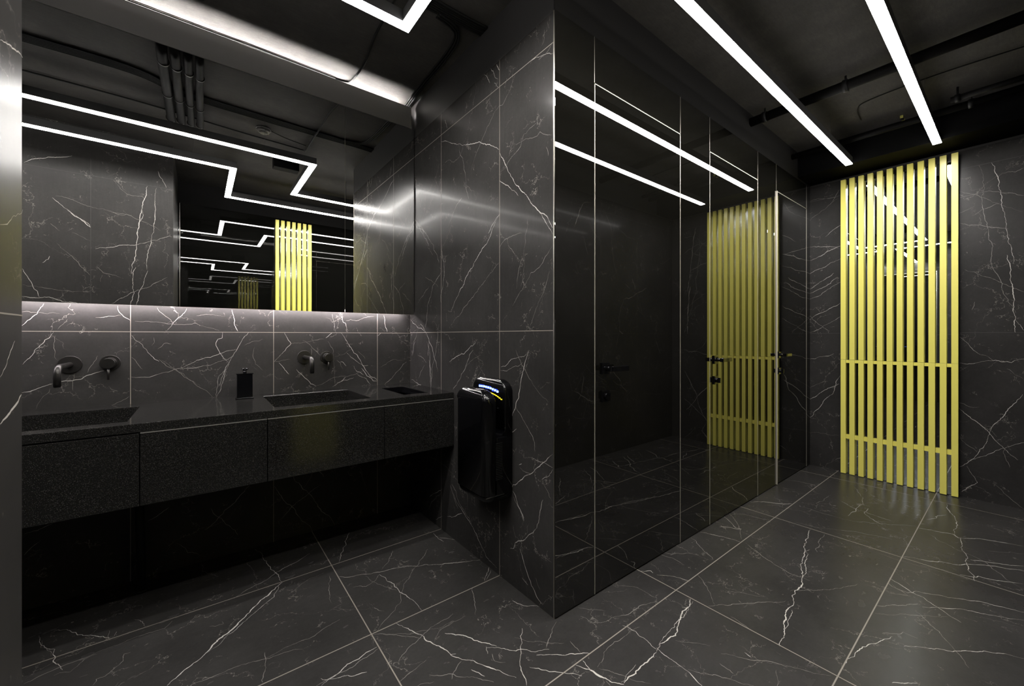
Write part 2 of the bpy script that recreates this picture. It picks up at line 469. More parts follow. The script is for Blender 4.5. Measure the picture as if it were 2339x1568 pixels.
def concrete():
    m = mat('concrete', (.36, .34, .31), .85); nt = m.node_tree; b = nt.nodes['Principled BSDF']; v = mapped(nt, 1.0)
    a = ramp(nt, noise(nt, v, 5, 8, .65).outputs[0], [(.3, (.0105, .0088, .0074)), (.5, (.020, .0178, .0156)), (.72, (.036, .0325, .029))])
    a2 = ramp(nt, noise(nt, mapped(nt, (1, 5, 1)), 22, 5, .7).outputs[0], [(.3, .66), (.7, 1.25)])
    p = ramp(nt, noise(nt, v, 120, 2, .5).outputs[0], [(.24, .35), (.31, 1)])
    m1 = nd(nt, 'ShaderNodeMix', data_type='RGBA', blend_type='MULTIPLY'); m1.inputs[0].default_value = 1
    nt.links.new(a, m1.inputs[6]); nt.links.new(a2, m1.inputs[7])
    m2 = nd(nt, 'ShaderNodeMix', data_type='RGBA', blend_type='MULTIPLY'); m2.inputs[0].default_value = 1
    nt.links.new(m1.outputs[2], m2.inputs[6]); nt.links.new(p, m2.inputs[7])
    nt.links.new(m2.outputs[2], b.inputs['Base Color'])
    bp = nd(nt, 'ShaderNodeBump'); bp.inputs['Strength'].default_value = .35; bp.inputs['Distance'].default_value = .004
    nt.links.new(noise(nt, mapped(nt, (1, 3, 1)), 30, 6, .7).outputs[0], bp.inputs['Height']); nt.links.new(bp.outputs[0], b.inputs['Normal'])
    return m
M_conc = concrete()
def speckle():
    m = mat('speckled_black_stone', (.012, .012, .011), .12, ior=1.5); nt = m.node_tree; m.node_tree.nodes['Principled BSDF'].inputs['Specular IOR Level'].default_value = .35; b = nt.nodes['Principled BSDF']; v = mapped(nt, 1.0)
    vo = nd(nt, 'ShaderNodeTexVoronoi', feature='F1'); nt.links.new(v, vo.inputs['Vector']); vo.inputs['Scale'].default_value = 460
    sep = nd(nt, 'ShaderNodeSeparateColor'); nt.links.new(vo.outputs['Color'], sep.inputs[0])
    pick = ramp(nt, sep.outputs[0], [(.55, .0), (1.0, 1.0)])
    size = ramp(nt, vo.outputs['Distance'], [(.25, 1.0), (.5, .0)])
    f = mathn(nt, 'MULTIPLY', pick, size)
    cl = ramp(nt, noise(nt, v, 9, 4, .6).outputs[0], [(.3, .5), (.7, 1.0)])
    f = mathn(nt, 'MULTIPLY', f, cl)
    nt.links.new(mixc(nt, f, (.0085, .0083, .0078), (.075, .073, .069)), b.inputs['Base Color'])
    return m
M_stone = speckle()
M_glass = mat('black_glass', (.004, .0038, .003), .01, ior=2.2)
M_glassF = mat('black_wall_glass', (.003, .003, .0026), .005, ior=1.55)
M_mirror = mat('mirror_silver', (.9, .9, .89), .0, metal=1)
M_mirrorb = mat('mirror_tinted', (.72, .78, .80), .0, metal=1)
M_trim = mat('brushed_aluminium', (.74, .70, .62), .3, metal=1)
M_litedge = mat('lit_edge_grey', (.20, .19, .18), .4, metal=.4)  # grey for the painted highlight line on the cabinet fronts
M_edge = mat('pale_metal_edge', (.60, .56, .48), .35, metal=.5)
M_yel = mat('yellow_lacquer', (.75, .685, .14), .3, ior=1.5)
M_fascia = mat('grey_satin_metal', (.17, .165, .165), .42, metal=.3)
M_house = mat('black_aluminium', (.02, .02, .02), .4)
M_tap = mat('black_chrome', (.035, .033, .031), .36, metal=.8)
M_gloss = mat('gloss_black_plastic', (.003, .003, .0035), .05, ior=1.4)
M_mattb = mat('matt_black_plastic', (.008, .008, .008), .5, spec=.15)
M_cable = mat('black_cable', (.004, .004, .004), .6, spec=.15)
M_pipe = mat('black_pipe', (.0045, .0043, .004), .6, spec=.06)
M_clamp = mat('dull_steel', (.03, .028, .025), .45, metal=.4)
M_det = mat('grey_plastic', (.07, .067, .063), .45)
M_yd = mat('yellow_tag', (.55, .52, .12), .5)
M_light = mat('light_diffuser', (.9, .9, .9), .4, emis=(1, .97, .935), es=STRIP)
M_cove = mat('led_cove', (.9, .9, .9), .4, emis=(1, .95, .89), es=COVE)
M_under = mat('led_under', (.9, .9, .9), .4, emis=(1, .93, .955), es=UNDER)
M_blue = mat('blue_display', (.02, .04, .3), .3, emis=(.02, .05, 1), es=1.6)
M_blue2 = mat('blue_digits', (.2, .3, .9), .3, emis=(.22, .36, 1), es=4)
M_yl = mat('yellow_display', (.6, .45, .02), .3, emis=(1, .72, .02), es=1.6)

# ---------------------------------------------------------------- geometry helpers
def link(name, bm, mats, parent=None, smooth=False):
    me = bpy.data.meshes.new(name); bm.normal_update(); bm.to_mesh(me); bm.free()
    for m in (mats if isinstance(mats, (list, tuple)) else [mats]): me.materials.append(m)
    if smooth:
        for p in me.polygons: p.use_smooth = True
    o = bpy.data.objects.new(name, me); COL.objects.link(o)
    if parent: o.parent = parent
    return o
def tag(o, label=None, cat=None, group=None, kind=None):
    if label: o['label'] = label
    if cat: o['category'] = cat
    if group: o['group'] = group
    if kind: o['kind'] = kind
    return o
def empty(name, loc=(0, 0, 0), rz=0):
    o = bpy.data.objects.new(name, None); COL.objects.link(o); o.location = loc; o.rotation_euler = (0, 0, rz)
    o.empty_display_size = .1
    return o
def copy_tree(o, parent=None):
    c = o.copy(); COL.objects.link(c); c.parent = parent
    for ch in list(o.children): copy_tree(ch, c)
    return c
def box(bm, x0, x1, y0, y1, z0, z1, mi=0):
    v = [bm.verts.new(p) for p in ((x0, y0, z0), (x1, y0, z0), (x1, y1, z0), (x0, y1, z0), (x0, y0, z1), (x1, y0, z1), (x1, y1, z1), (x0, y1, z1))]
    fs = []
    for f in ((3, 2, 1, 0), (4, 5, 6, 7), (0, 1, 5, 4), (1, 2, 6, 5), (2, 3, 7, 6), (3, 0, 4, 7)):
        q = bm.faces.new([v[i] for i in f]); q.material_index = mi; fs.append(q)
    return fs
def B(*boxes, mi=0):
    bm = bmesh.new()
    for b in boxes: box(bm, *b)
    return bm
def bevel(o, wd=.002, seg=2):
    m = o.modifiers.new('bevel', 'BEVEL'); m.width = wd; m.segments = seg; m.limit_method = 'ANGLE'; m.angle_limit = .6
    return o
def cyl(bm, p, q, r, r2=None, n=24, cap=True):
    p, q = Vector(p), Vector(q); d = (q - p).normalized(); r2 = r if r2 is None else r2
    a = d.orthogonal().normalized(); b = d.cross(a)
    R0 = []; R1 = []
    for i in range(n):
        t = 2 * math.pi * i / n; u = a * math.cos(t) + b * math.sin(t)
        R0.append(bm.verts.new(p + u * r)); R1.append(bm.verts.new(q + u * r2))
    for i in range(n):
        f = bm.faces.new((R0[i], R0[(i + 1) % n], R1[(i + 1) % n], R1[i])); f.smooth = True
    if cap:
        bm.faces.new(R0[::-1]); bm.faces.new(R1)
def tube(bm, pts, r, n=12):
    pts = [Vector(p) for p in pts]; rings = []
    up = None
    for i, p in enumerate(pts):
        d = (pts[min(i + 1, len(pts) - 1)] - pts[max(i - 1, 0)]).normalized()
        if up is None: up = d.orthogonal().normalized()
        up = (up - d * up.dot(d)).normalized(); s = d.cross(up)
        rings.append([bm.verts.new(p + (up * math.cos(2 * math.pi * k / n) + s * math.sin(2 * math.pi * k / n)) * r) for k in range(n)])
    for a, b in zip(rings, rings[1:]):
        for k in range(n):
            f = bm.faces.new((a[k], a[(k + 1) % n], b[(k + 1) % n], b[k])); f.smooth = True
    bm.faces.new(rings[0][::-1]); bm.faces.new(rings[-1])
def arc(p0, corner, p1, r, n=8):
    """polyline p0 -> rounded corner -> p1"""
    p0, c, p1 = Vector(p0), Vector(corner), Vector(p1)
    a = (p0 - c).normalized(); b = (p1 - c).normalized()
    out = [p0]
    for i in range(n + 1):
        t = i / n; out.append(c + a * r * (1 - t) ** 2 + b * r * t ** 2)
    out.append(p1); return out

# ribbons of vein and grout let into a stone face
def lay(bm, pts, wd, P, n, mi):
    """flat strip along 2-D points; P maps (u, v) -> 3-D just proud of the face"""
    k = len(pts)
    L = []; R = []
    for i in range(k):
        a = pts[max(i - 1, 0)]; b = pts[min(i + 1, k - 1)]
        dx, dy = b[0] - a[0], b[1] - a[1]; l = math.hypot(dx, dy) or 1e-9
        nx, ny = -dy / l, dx / l; h = wd[i] / 2
        L.append(bm.verts.new(P(pts[i][0] + nx * h, pts[i][1] + ny * h))); R.append(bm.verts.new(P(pts[i][0] - nx * h, pts[i][1] - ny * h)))
    for i in range(k - 1):
        f = bm.faces.new((L[i], R[i], R[i + 1], L[i + 1])); f.normal_update()
        if f.normal.dot(n) < 0: f.normal_flip()
        f.material_index = mi
def vein(bm, data, wclass, P, n, rnd, wscale=1.0):
    pts = [(data[i] / 1000, data[i + 1] / 1000) for i in range(0, len(data), 2)]
    for it in range(5):
        out = [pts[0]]
        for a, b in zip(pts, pts[1:]):
            l = math.hypot(b[0] - a[0], b[1] - a[1])
            if l > .008:
                amp = min(l, .12) * .06
                out.append(((a[0] + b[0]) / 2 + rnd.gauss(0, amp), (a[1] + b[1]) / 2 + rnd.gauss(0, amp)))
            out.append(b)
        pts = out
    k = len(pts); base = (.0003 + .00078 * wclass) * wscale
    wd = []; f = 1
    for i in range(k):
        f = max(.45, min(1.6, f + rnd.gauss(0, .22)))
        t = i / max(1, k - 1); e = min(1, .35 + 4 * t, .35 + 4 * (1 - t))
        wd.append(base * f * e)
    lay(bm, pts, wd, P, n, 1 if wclass >= 1.45 else 2)
def dress(bm, key, P, n, grouts, seed, gw=.0028, gm=3, wscale=1.0, extra=0, area=None, swap=False):
    rnd = random.Random(seed)
    for g in grouts:
        lay(bm, [(g[0], g[1]), (g[2], g[3])], [gw, gw], lambda u, v: P(u, v, .0004), n, gm)
    for wc, d in VEINS.get(key, []):
        if area and key == 'B': d = [max(v, 1207) if i % 2 == 0 else v for i, v in enumerate(d)]
        vein(bm, d, wc, lambda u, v: P(u, v, .0002), n, rnd, wscale)
    for i in range(extra):
        u0, u1, v0, v1 = area
        x, y = rnd.uniform(u0, u1), rnd.uniform(v0, v1); a = rnd.uniform(0, math.pi); l = rnd.uniform(.08, .45)
        q = []
        for s in range(4):
            q += [int(1000 * min(u1, max(u0, x))), int(1000 * min(v1, max(v0, y)))]
            x += math.cos(a) * l / 3; y += math.sin(a) * l / 3; a += rnd.gauss(0, .25)
        vein(bm, q, rnd.choice((.7, .9, 1.1, 1.6)), lambda u, v: P(u, v, .0002), n, rnd, wscale)

MS = lambda m: [m, M_vein, M_veinf, M_grout, M_groutd, M_upper, M_trim]

# ---------------------------------------------------------------- room shell
# floor
bm = B((XH, XD + .2, YF - .2, YA + .1, -.1, 0))
gx = [(.536 + 1.2 * k) for k in range(-1, 4)]; gy = [.391, .985, 1.5799, 2.1799]
gr = [(x, YF, x, YA) for x in gx] + [(XH, y, XD, y) for y in gy]
dress(bm, 'floor', lambda u, v, h=.0002: (u, v, h), Vector((0, 0, 1)), gr, 3, gw=.0042, extra=60, area=(-1.5, 4.39, -.16, 2.6))
tag(link('floor', bm, MS(M_floor)), 'dark veined marble tile floor with pale joints', 'floor', kind='structure')
# ceiling slab
bm = B((XH, XD + .2, YF - .2, YA + .1, ZCEIL, ZCEIL + .15))
tag(link('ceiling', bm, M_conc), 'raw concrete ceiling slab with exposed services', 'ceiling', kind='structure')
# back wall behind the basins
bm = B((XH, XK + .0, YA, YA + .12, 0, ZCEIL))
gr = [(x, 0, x, ZT) for x in (-1.456, -.856, -.256, .337, .932)] + [(XH, 1.196, XK, 1.196), (XH, 2.4, XK, 2.4)]
dress(bm, 'A', lambda u, v, h=.0002: (u, YA - h, v), Vector((0, -1, 0)), gr, 5, gw=.0027, wscale=.65, extra=5, area=(-1.5, 1.15, .02, 1.3))
tag(link('wall_back', bm, MS(M_wall)), 'dark veined marble wall behind the basins', 'wall', kind='structure')
# side wall carrying the hand dryer
bm = B((XK, XK + .14, YC + .0095, YA + .12, 0, ZT))
box(bm, XK, XK + .14, YC + .0095, YA + .12, ZT, ZCEIL, 5)
gr = [(YC + .3884, 0, YC + .3884, ZT), (YC + .9884, 0, YC + .9884, ZT), (YC + .01, 1.1985, YA, 1.1985), (YC + .01, 2.4, YA, 2.4)]
dress(bm, 'B', lambda u, v, h=.0002: (XK - h, u, v), Vector((-1, 0, 0)), gr, 7, gw=.003, wscale=.85, extra=12, area=(YC + .02, YA - .02, .05, 2.5))
tag(link('wall_side', bm, MS(M_wallB)), 'dark veined marble return wall beside the basins', 'wall', kind='structure')
# corner bead on the glass corner
bm = B((XK - .002, XK + .002, YC + .0045, YC + .0095, 0, ZT))
tag(link('trim_1', bm, M_trim), 'thin metal bead on the corner of marble and black glass', 'trim', kind='structure')
# end wall behind the yellow screen
bm = B((XD, XD + .12, YF - .1, YC + .1, 0, ZT))
box(bm, XD, XD + .12, YF - .1, YC + .1, ZT, ZCEIL, 5)
gr = [(YF, 1.2, YC, 1.2), (YF, 2.4, YC, 2.4)]
dress(bm, 'D', lambda u, v, h=.0002: (XD - h, u, v), Vector((-1, 0, 0)), gr, 9, gw=.0034, gm=4, extra=9, area=(YF + .02, YC - .02, .05, 2.45))
tag(link('wall_end', bm, MS(M_wall)), 'dark veined marble end wall behind the yellow screen', 'wall', kind='structure')
# left block: marble face towards the mirror and its end beside the camera
bm = B((XH, XE, YF - .1, YE, 0, ZCEIL))
gr = [(-.6465, 0, -.6465, ZT), (-1.2465, 0, -1.2465, ZT), (XH, 1.2, XE, 1.2), (XH, 2.4, XE, 2.4)]
dress(bm, 'E', lambda u, v, h=.0002: (u, YE + h, v), Vector((0, 1, 0)), gr, 11, gw=.003, gm=4, extra=10, area=(-1.5, XE - .02, .05, 1.3))
dress(bm, 'Es', lambda u, v, h=.0002: (XE + h, u, v), Vector((1, 0, 0)), [(YF, 1.2, YE, 1.2), (YF, 2.4, YE, 2.4)], 12, gw=.0018, wscale=.45, extra=3, area=(0, YE - .02, .05, 2.45))
tag(link('wall_left', bm, MS(M_wallE)), 'dark veined marble block at the left edge', 'wall', kind='structure')
# opposite wall: black glass panels
bm = B((XE, 1.9, YF - .1, YF, 0, ZCEIL))
tag(link('wall_front', bm, M_black), 'black wall opposite the basins', 'wall', kind='structure')
bm = B((1.9, XD, YF - .1, YF + .008, 0, ZT)); box(bm, 1.9, XD, YF - .1, YF + .008, ZT, ZCEIL, 5)
gr = [(x, 0, x, ZT) for x in (2.5, 3.1, 3.7, 4.3)] + [(1.9, 1.2, XD, 1.2), (1.9, 2.4, XD, 2.4)]
dress(bm, 'F', lambda u, v, h=.0002: (u, YF + .008 + h, v), Vector((0, 1, 0)), gr, 21, gw=.003, gm=4, extra=60, area=(1.92, XD - .02, .05, 2.45))
tag(link('wall_corridor', bm, MS(M_wallB)), 'dark veined marble wall facing the cubicle doors', 'wall', kind='structure')
xs = [XE + .001, -.150, 1.9]
bm = bmesh.new()
for a, b in zip(xs, xs[1:]): box(bm, a + .001, b - .001, YF, YF + .008, .004, ZT)
o = link('trim_2', bm, M_glassF)
tag(o, 'tall black glass wall panels facing the mirror', 'wall panel', kind='structure')
bm = bmesh.new()
for a in xs[1:-1]: box(bm, a - .001, a + .001, YF + .006, YF + .0088, .004, ZT)
tag(link('panel_joints', bm, M_trim, o))
# rear wall with a door, behind the left edge of the frame
bm = B((XH - .12, XH, YF - .1, YA + .12, 0, ZT))
box(bm, XH - .12, XH, YF - .1, YA + .12, ZT, ZCEIL, 5)
gr = [(YE, 1.2, YA, 1.2), (YE, 2.4, YA, 2.4)]
dress(bm, 'H', lambda u, v, h=.0002: (XH + h, u, v), Vector((1, 0, 0)), gr, 13, gw=.003, extra=20, area=(YE + .02, YA - .02, .05, 2.45))
tag(link('wall_rear', bm, MS(M_wall)), 'dark marble wall at the far left end', 'wall', kind='structure')
bm = B((XH, XH + .02, .93, 1.63, .004, 2.33))
d4 = tag(link('door_4', bm, M_glass), 'black door at the far left end', 'door', kind='structure')
link('door_frame', B((XH, XH + .022, .924, .93, 0, 2.336), (XH, XH + .022, 1.63, 1.636, 0, 2.336), (XH, XH + .022, .93, 1.63, 2.33, 2.336)), M_trim, d4)

# cubicle front: black glass
X = [XK, 1.4094, 2.1464, 2.4914, 3.2246, 3.5805, 4.2976, XD]
ZD = 2.32
bm = B((XK + .14, XD + .1, YC + .0095, YC + .14, 0, ZCEIL))
box(bm, XK, XD, YC, YC + .0095, ZT, ZCEIL)
tag(link('wall_cubicles', bm, M_black), 'black wall above and behind the glass cubicle fronts', 'wall', kind='structure')
bm = bmesh.new()
g = .0015
for i in (0, 2, 4, 6): box(bm, X[i] + (0 if i == 0 else g), X[i + 1] - g, YC, YC + .0085, .006, ZT)
for i in (1, 3, 5): box(bm, X[i] + g, X[i + 1] - g, YC, YC + .0085, ZD + .004, ZT)
o = tag(link('trim_3', bm, M_glass), 'fixed black glass panels between and above the doors', 'wall panel', kind='structure')
bm = bmesh.new()
for x in X[1:7]: box(bm, x - .0011, x + .0011, YC - .0006, YC + .004, ZD + .004, ZT)
tag(link('panel_joints', bm, M_trim, o))
def handle(parent, x, ydir=-1):
    h = link('door_handle', B((x, x + .052, YC - .009, YC - .0005, 1.000, 1.052)), M_gloss, parent); bevel(h, .001)
    bm = bmesh.new(); cyl(bm, (x + .026, YC - .008, 1.026), (x + .026, YC - .034, 1.026), .010)
    box(bm, x + .015, x + .137, YC - .056, YC - .034, 1.014, 1.037)
    bevel(link('lever', bm, M_gloss, h), .0015)
    k = link('door_lock', B((x, x + .052, YC - .009, YC - .0005, .872, .924)), M_gloss, parent); bevel(k, .001)
    bm = bmesh.new(); cyl(bm, (x + .026, YC - .008, .898), (x + .026, YC - .017, .898), .014)
    box(bm, x + .022, x + .030, YC - .034, YC - .016, .882, .914)
    bevel(link('thumb_turn', bm, M_gloss, k), .001)
for n, (a, b) in enumerate(((X[1], X[2]), (X[3], X[4]), (X[5], X[6]))):
    ew = (.003, .003, .0055)[n]
    d = tag(link('door_%d' % (n + 1), B((a + ew, b - .003, YC, YC + .0085, .008, ZD - .003)), M_glass),
            ('first', 'second', 'third')[n] + ' black glass cubicle door from the corner', 'door', kind='structure')
    link('door_frame', B((a + .0006, a + ew, YC - (.001 if n < 2 else .008), YC + .008, .006, ZD), (b - .003, b - .0006, YC - .001, YC + .008, .006, ZD), (a + .0006, b - .0006, YC - .001, YC + .008, ZD - .003, ZD)), M_edge, d)
    handle(d, a + (.045 if n < 2 else .03))
# dark bulkhead before the end wall
bm = B((4.07, XD, YF, YC, 2.545, ZCEIL))
tag(link('trim_4', bm, M_dead), 'black bulkhead above the yellow screen', 'bulkhead', kind='structure')

# ---------------------------------------------------------------- ceiling strip lights
W = .0434
def zig(x0, ya, xc, yb, x1, zl=ZL):
    """outline pieces of a strip: along X at ya, across at xc, along X at yb"""
    h = W / 2
    return [(x0, xc + h, ya - h, ya + h), (xc - h, xc + h, yb + h, ya - h), (xc - h, x1, yb - h, yb + h)]
def strip_light(ps, label):
    e = empty('ceiling_strip_light', ((ps[1][0] + ps[1][1]) / 2, (ps[1][2] + ps[1][3]) / 2, ZCEIL))
    L = e.location
    bm = bmesh.new()
    for x0, x1, y0, y1 in ps: box(bm, x0 - L.x, x1 - L.x, y0 - L.y, y1 - L.y, ZL + .004 - L.z, ZL + .055 - L.z)
    link('housing', bm, M_house, e)
    bm = bmesh.new()
    for x0, x1, y0, y1 in ps:
        v = [bm.verts.new((x - L.x, y - L.y, ZL - L.z)) for x, y in ((x0, y0), (x0, y1), (x1, y1), (x1, y0))]
        bm.faces.new(v)
    r = bmesh.ops.extrude_face_region(bm, geom=bm.faces[:])
    bmesh.ops.translate(bm, verts=[x for x in r['geom'] if isinstance(x, bmesh.types.BMVert)], vec=(0, 0, .004))
    bmesh.ops.recalc_face_normals(bm, faces=bm.faces[:])
    link('diffuser', bm, M_light, e)
    for x0, x1, y0, y1 in (ps[0], ps[2]):
        for t in (.15, .85):
            x = x0 + (x1 - x0) * t; y = (y0 + y1) / 2
            bm = bmesh.new(); cyl(bm, (x - L.x, y - L.y, ZL + .05 - L.z), (x - L.x, y - L.y, 0), .0009, n=6)
            link('hanger', bm, M_house, e)
    return tag(e, label, 'ceiling light', 'zigzag strip lights')
strip_light(zig(XH + .02, 1.6602, .7121, .8366, 4.03), 'white zigzag strip light whose near bend shows beside the lit concrete')
strip_light(zig(XH + .02, 1.1847, .2206, .3636, 4.0755), 'white zigzag strip light ending furthest right above the yellow screen')

# ---------------------------------------------------------------- mirror, fascia, led strips
XS = .706
def mirror(x0, x1, label):
    e = empty('wall_mirror', ((x0 + x1) / 2, YM + .006, 1.32))
    a = x0 - e.location.x; b = x1 - e.location.x
    bm = bmesh.new(); box(bm, a, b, -.006, -.001, 0, 1.262)
    for f in bm.faces: f.material_index = 0 if f.normal.dot(Vector((0, -1, 0))) > .5 or abs(f.calc_center_median().y + .006) < 1e-5 else 1
    link('mirror_glass', bm, [M_mirror, M_edge], e)
    link('backing_board', B((a + .004, b - .004, -.0008, .012, .012, 1.262)), M_mattb, e)
    link('mount_rail', B((a + .05, b - .05, .0122, YA - YM - .006 - .0005, .03, .06)), M_mattb, e)
    return tag(e, label, 'mirror', 'mirror panels above the basins')
mirror(-1.59, XS - .0008, 'wide frameless mirror panel above both basins')
mirror(XS + .0008, 1.1560, 'narrow frameless mirror panel next to the return wall')
fa = link('fascia_panel', B((-1.59, 1.1356, YM - .001, YM + .006, 2.584, 2.727)), M_fascia)
tag(fa, 'long grey metal fascia strip between mirror top and concrete', 'panel')
link('bracket', B((-1.58, 1.10, YM + .006, YA - .0005, 2.60, 2.605)), M_mattb, fa)
cv = link('cove_light', B((-1.58, 1.085, 2.620, 2.624, 2.7085, 2.7145)), M_cove)
tag(cv, 'hidden warm white led strip above the mirror fascia washing the concrete', 'led strip')
link('channel', B((-1.58, 1.13, 2.616, YA - .0005, 2.7045, 2.7083), (-1.58, 1.13, 2.6242, YA - .0005, 2.7083, 2.7145)), M_mattb, cv)
ul = link('under_mirror_light', B((-1.58, 1.10, 2.590, 2.600, 1.333, 1.337)), M_under)
tag(ul, 'slim led strip glowing under the bottom edge of the mirror', 'led strip')
link('channel', B((-1.58, 1.10, 2.586, 2.604, 1.3372, 1.345)), M_mattb, ul)

# ---------------------------------------------------------------- vanity
ZC, YV = .85, 2.0251
def slab(xs, ys, z0, z1, holes):
    """plate with rectangular holes, one closed mesh"""
    bm = bmesh.new(); V = {}
    def v(x, y, z):
        k = (round(x, 5), round(y, 5), round(z, 5))
        if k not in V: V[k] = bm.verts.new(k)
        return V[k]
    solid = {}
    for i in range(len(xs) - 1):
        for j in range(len(ys) - 1):
            cx, cyy = (xs[i] + xs[i + 1]) / 2, (ys[j] + ys[j + 1]) / 2
            solid[i, j] = not any(a < cx < b and c < cyy < d for a, b, c, d in holes)
    for (i, j), s in solid.items():
        if not s: continue
        x0, x1, y0, y1 = xs[i], xs[i + 1], ys[j], ys[j + 1]
        bm.faces.new((v(x0, y0, z1), v(x1, y0, z1), v(x1, y1, z1), v(x0, y1, z1)))
        bm.faces.new((v(x0, y1, z0), v(x1, y1, z0), v(x1, y0, z0), v(x0, y0, z0)))
        for di, dj, a, b in ((0, -1, (x0, y0), (x1, y0)), (1, 0, (x1, y0), (x1, y1)), (0, 1, (x1, y1), (x0, y1)), (-1, 0, (x0, y1), (x0, y0))):
            if not solid.get((i + di, j + dj), False):
                bm.faces.new((v(*a, z0), v(*b, z0), v(*b, z1), v(*a, z1)))
    return bm
b1 = (-.654, -.214, 2.098, 2.512); b2 = (.2745, .7145, 2.105, 2.530); wh = (.897, 1.0445, 2.112, 2.476)
holes = [b1, b2, wh]
xs = sorted({XH + .003, XK - .002, *[h[0] for h in holes], *[h[1] for h in holes]})
ys = sorted({YV, YA - .001, *[h[2] for h in holes], *[h[3] for h in holes]})
ct = link('countertop', slab(xs, ys, .8165, ZC, holes), M_stone); bevel(ct, .0020, 2)
tag(ct, 'long speckled black stone countertop with two sunk basins and a waste slot', 'countertop')
def basin(h, dep=.125):
    x0, x1, y0, y1 = h; bm = bmesh.new(); t = .012; zt = .8163
    # tapered inner shell with outer skin
    def ring(a, z): return [bm.verts.new(p) for p in ((x0 + a, y0 + a, z), (x1 - a, y0 + a, z), (x1 - a, y1 - a, z), (x0 + a, y1 - a, z))]
    i0 = ring(.0, zt); i1 = ring(.008, ZC - dep); o0 = ring(-t, zt); o1 = ring(-t + .008, ZC - dep - t)
    for k in range(4):
        n = (k + 1) % 4
        bm.faces.new((i0[k], i1[k], i1[n], i0[n])); bm.faces.new((o0[k], o0[n], o1[n], o1[k])); bm.faces.new((i0[k], i0[n], o0[n], o0[k]))
    bm.faces.new(i1); bm.faces.new(o1[::-1]); bmesh.ops.recalc_face_normals(bm, faces=bm.faces[:])
    o = link('basin', bm, M_stone, ct)
    bm = bmesh.new(); cx, cyy = (x0 + x1) / 2, (y0 + y1) / 2
    cyl(bm, (cx, cyy, ZC - dep + .0005), (cx, cyy, ZC - dep + .004), .022, .018)
    link('drain', bm, M_tap, o)
basin(b1); basin(b2)
x0, x1, y0, y1 = wh
bm = bmesh.new()
for q in ((x0, x1, y0, y0 + .004), (x0, x1, y1 - .004, y1), (x0, x0 + .004, y0 + .004, y1 - .004), (x1 - .004, x1, y0 + .004, y1 - .004)): box(bm, *q, .78, .846)
for q in ((x0 + .004, x1 - .004, y0 + .004, y0 + .022), (x0 + .004, x1 - .004, y1 - .022, y1 - .004), (x0 + .004, x0 + .02, y0 + .022, y1 - .022), (x1 - .02, x1 - .004, y0 + .022, y1 - .022)): box(bm, *q, .815, .825)
tag(link('waste_frame', bm, M_gloss, ct), 'gloss black metal liner of the waste slot')
def cabinet(x0, x1, label):
    e = empty('vanity_cabinet', ((x0 + x1) / 2, (YV + YA) / 2, .5427)); L = e.location
    f = lambda a, b, c, d, z0, z1: (a - L.x, b - L.x, c - L.y, d - L.y, z0 - L.z, z1 - L.z)
    t = .014; a, b = x0 + .0015, x1 - .0015
    link('carcass', B(f(a, a + t, YV + .021, YA - .002, .5427, .8155), f(b - t, b, YV + .021, YA - .002, .5427, .8155), f(a + t, b - t, YV + .021, YA - .002, .5427, .5567), f(a + t, b - t, YA - .012, YA - .002, .5567, .80)), M_stone, e)
    bevel(link('front_panel', B(f(a, b, YV - .003, YV + .0205, .5427, .8125)), M_stone, e), .0012, 2)
    if x0 > -.5: link('lit_edge_strip', B(f(a, b, YV - .0035, YV + .004, .8127, .8148)), M_litedge, e)  # added strip, its colour stands in for light on the panel's top edge
    return tag(e, label, 'cabinet', 'stone cabinets under the countertop')
cabinet(-1.597, -1.095, 'speckled black stone cabinet at the hidden left end of the counter')
cabinet(-1.095, -.688, 'speckled black stone cabinet behind the marble block')
cabinet(-.688, -.1723, 'speckled black stone cabinet under the left basin')
cabinet(-.1723, .2362, 'speckled black stone cabinet under the soap dispenser')
cabinet(.2362, .7533, 'speckled black stone cabinet under the right basin')
cabinet(.7533, XK - .003, 'speckled black stone cabinet under the waste slot by the return wall')

# taps
def spout(x, z, label):
    e = empty('basin_spout', (x, YA, z))
    bm = bmesh.new(); cyl(bm, (0, -.0005, 0), (0, -.007, 0), .039, .038, n=40); link('wall_plate', bm, M_tap, e)
    bm = bmesh.new(); tube(bm, arc((0, -.006, 0), (0, -.208, 0), (0, -.208, -.078), .04, 10), .0115, 20)
    link('spout', bm, M_tap, e)
    bm = bmesh.new(); cyl(bm, (0, -.208, -.0785), (0, -.208, -.082), .0095, n=20); link('aerator', bm, M_mattb, e)
    return tag(e, label, 'tap', 'wall spouts')
def mixer(x, z, label):
    e = empty('basin_mixer', (x, YA, z))
    bm = bmesh.new(); cyl(bm, (0, -.0005, 0), (0, -.007, 0), .036, .035, n=40); link('wall_plate', bm, M_tap, e)
    bm = bmesh.new(); cyl(bm, (0, -.007, 0), (0, -.038, 0), .0255, n=32); cyl(bm, (0, -.038, 0), (0, -.044, 0), .0215, n=32); cyl(bm, (0, -.044, 0), (0, -.062, 0), .0235, .0225, n=32)
    link('mixer_body', bm, M_tap, e)
    bm = bmesh.new(); cyl(bm, (0, -.052, -.02), (0, -.052, -.075), .0042, n=14); link('lever', bm, M_tap, e)
    return tag(e, label, 'tap', 'mixer knobs')
spout(-.453, 1.047, 'black wall spout over the left basin'); mixer(-.325, 1.050, 'round black mixer knob over the left basin')
spout(.495, 1.050, 'black wall spout over the right basin'); mixer(.618, 1.046, 'round black mixer knob over the right basin')

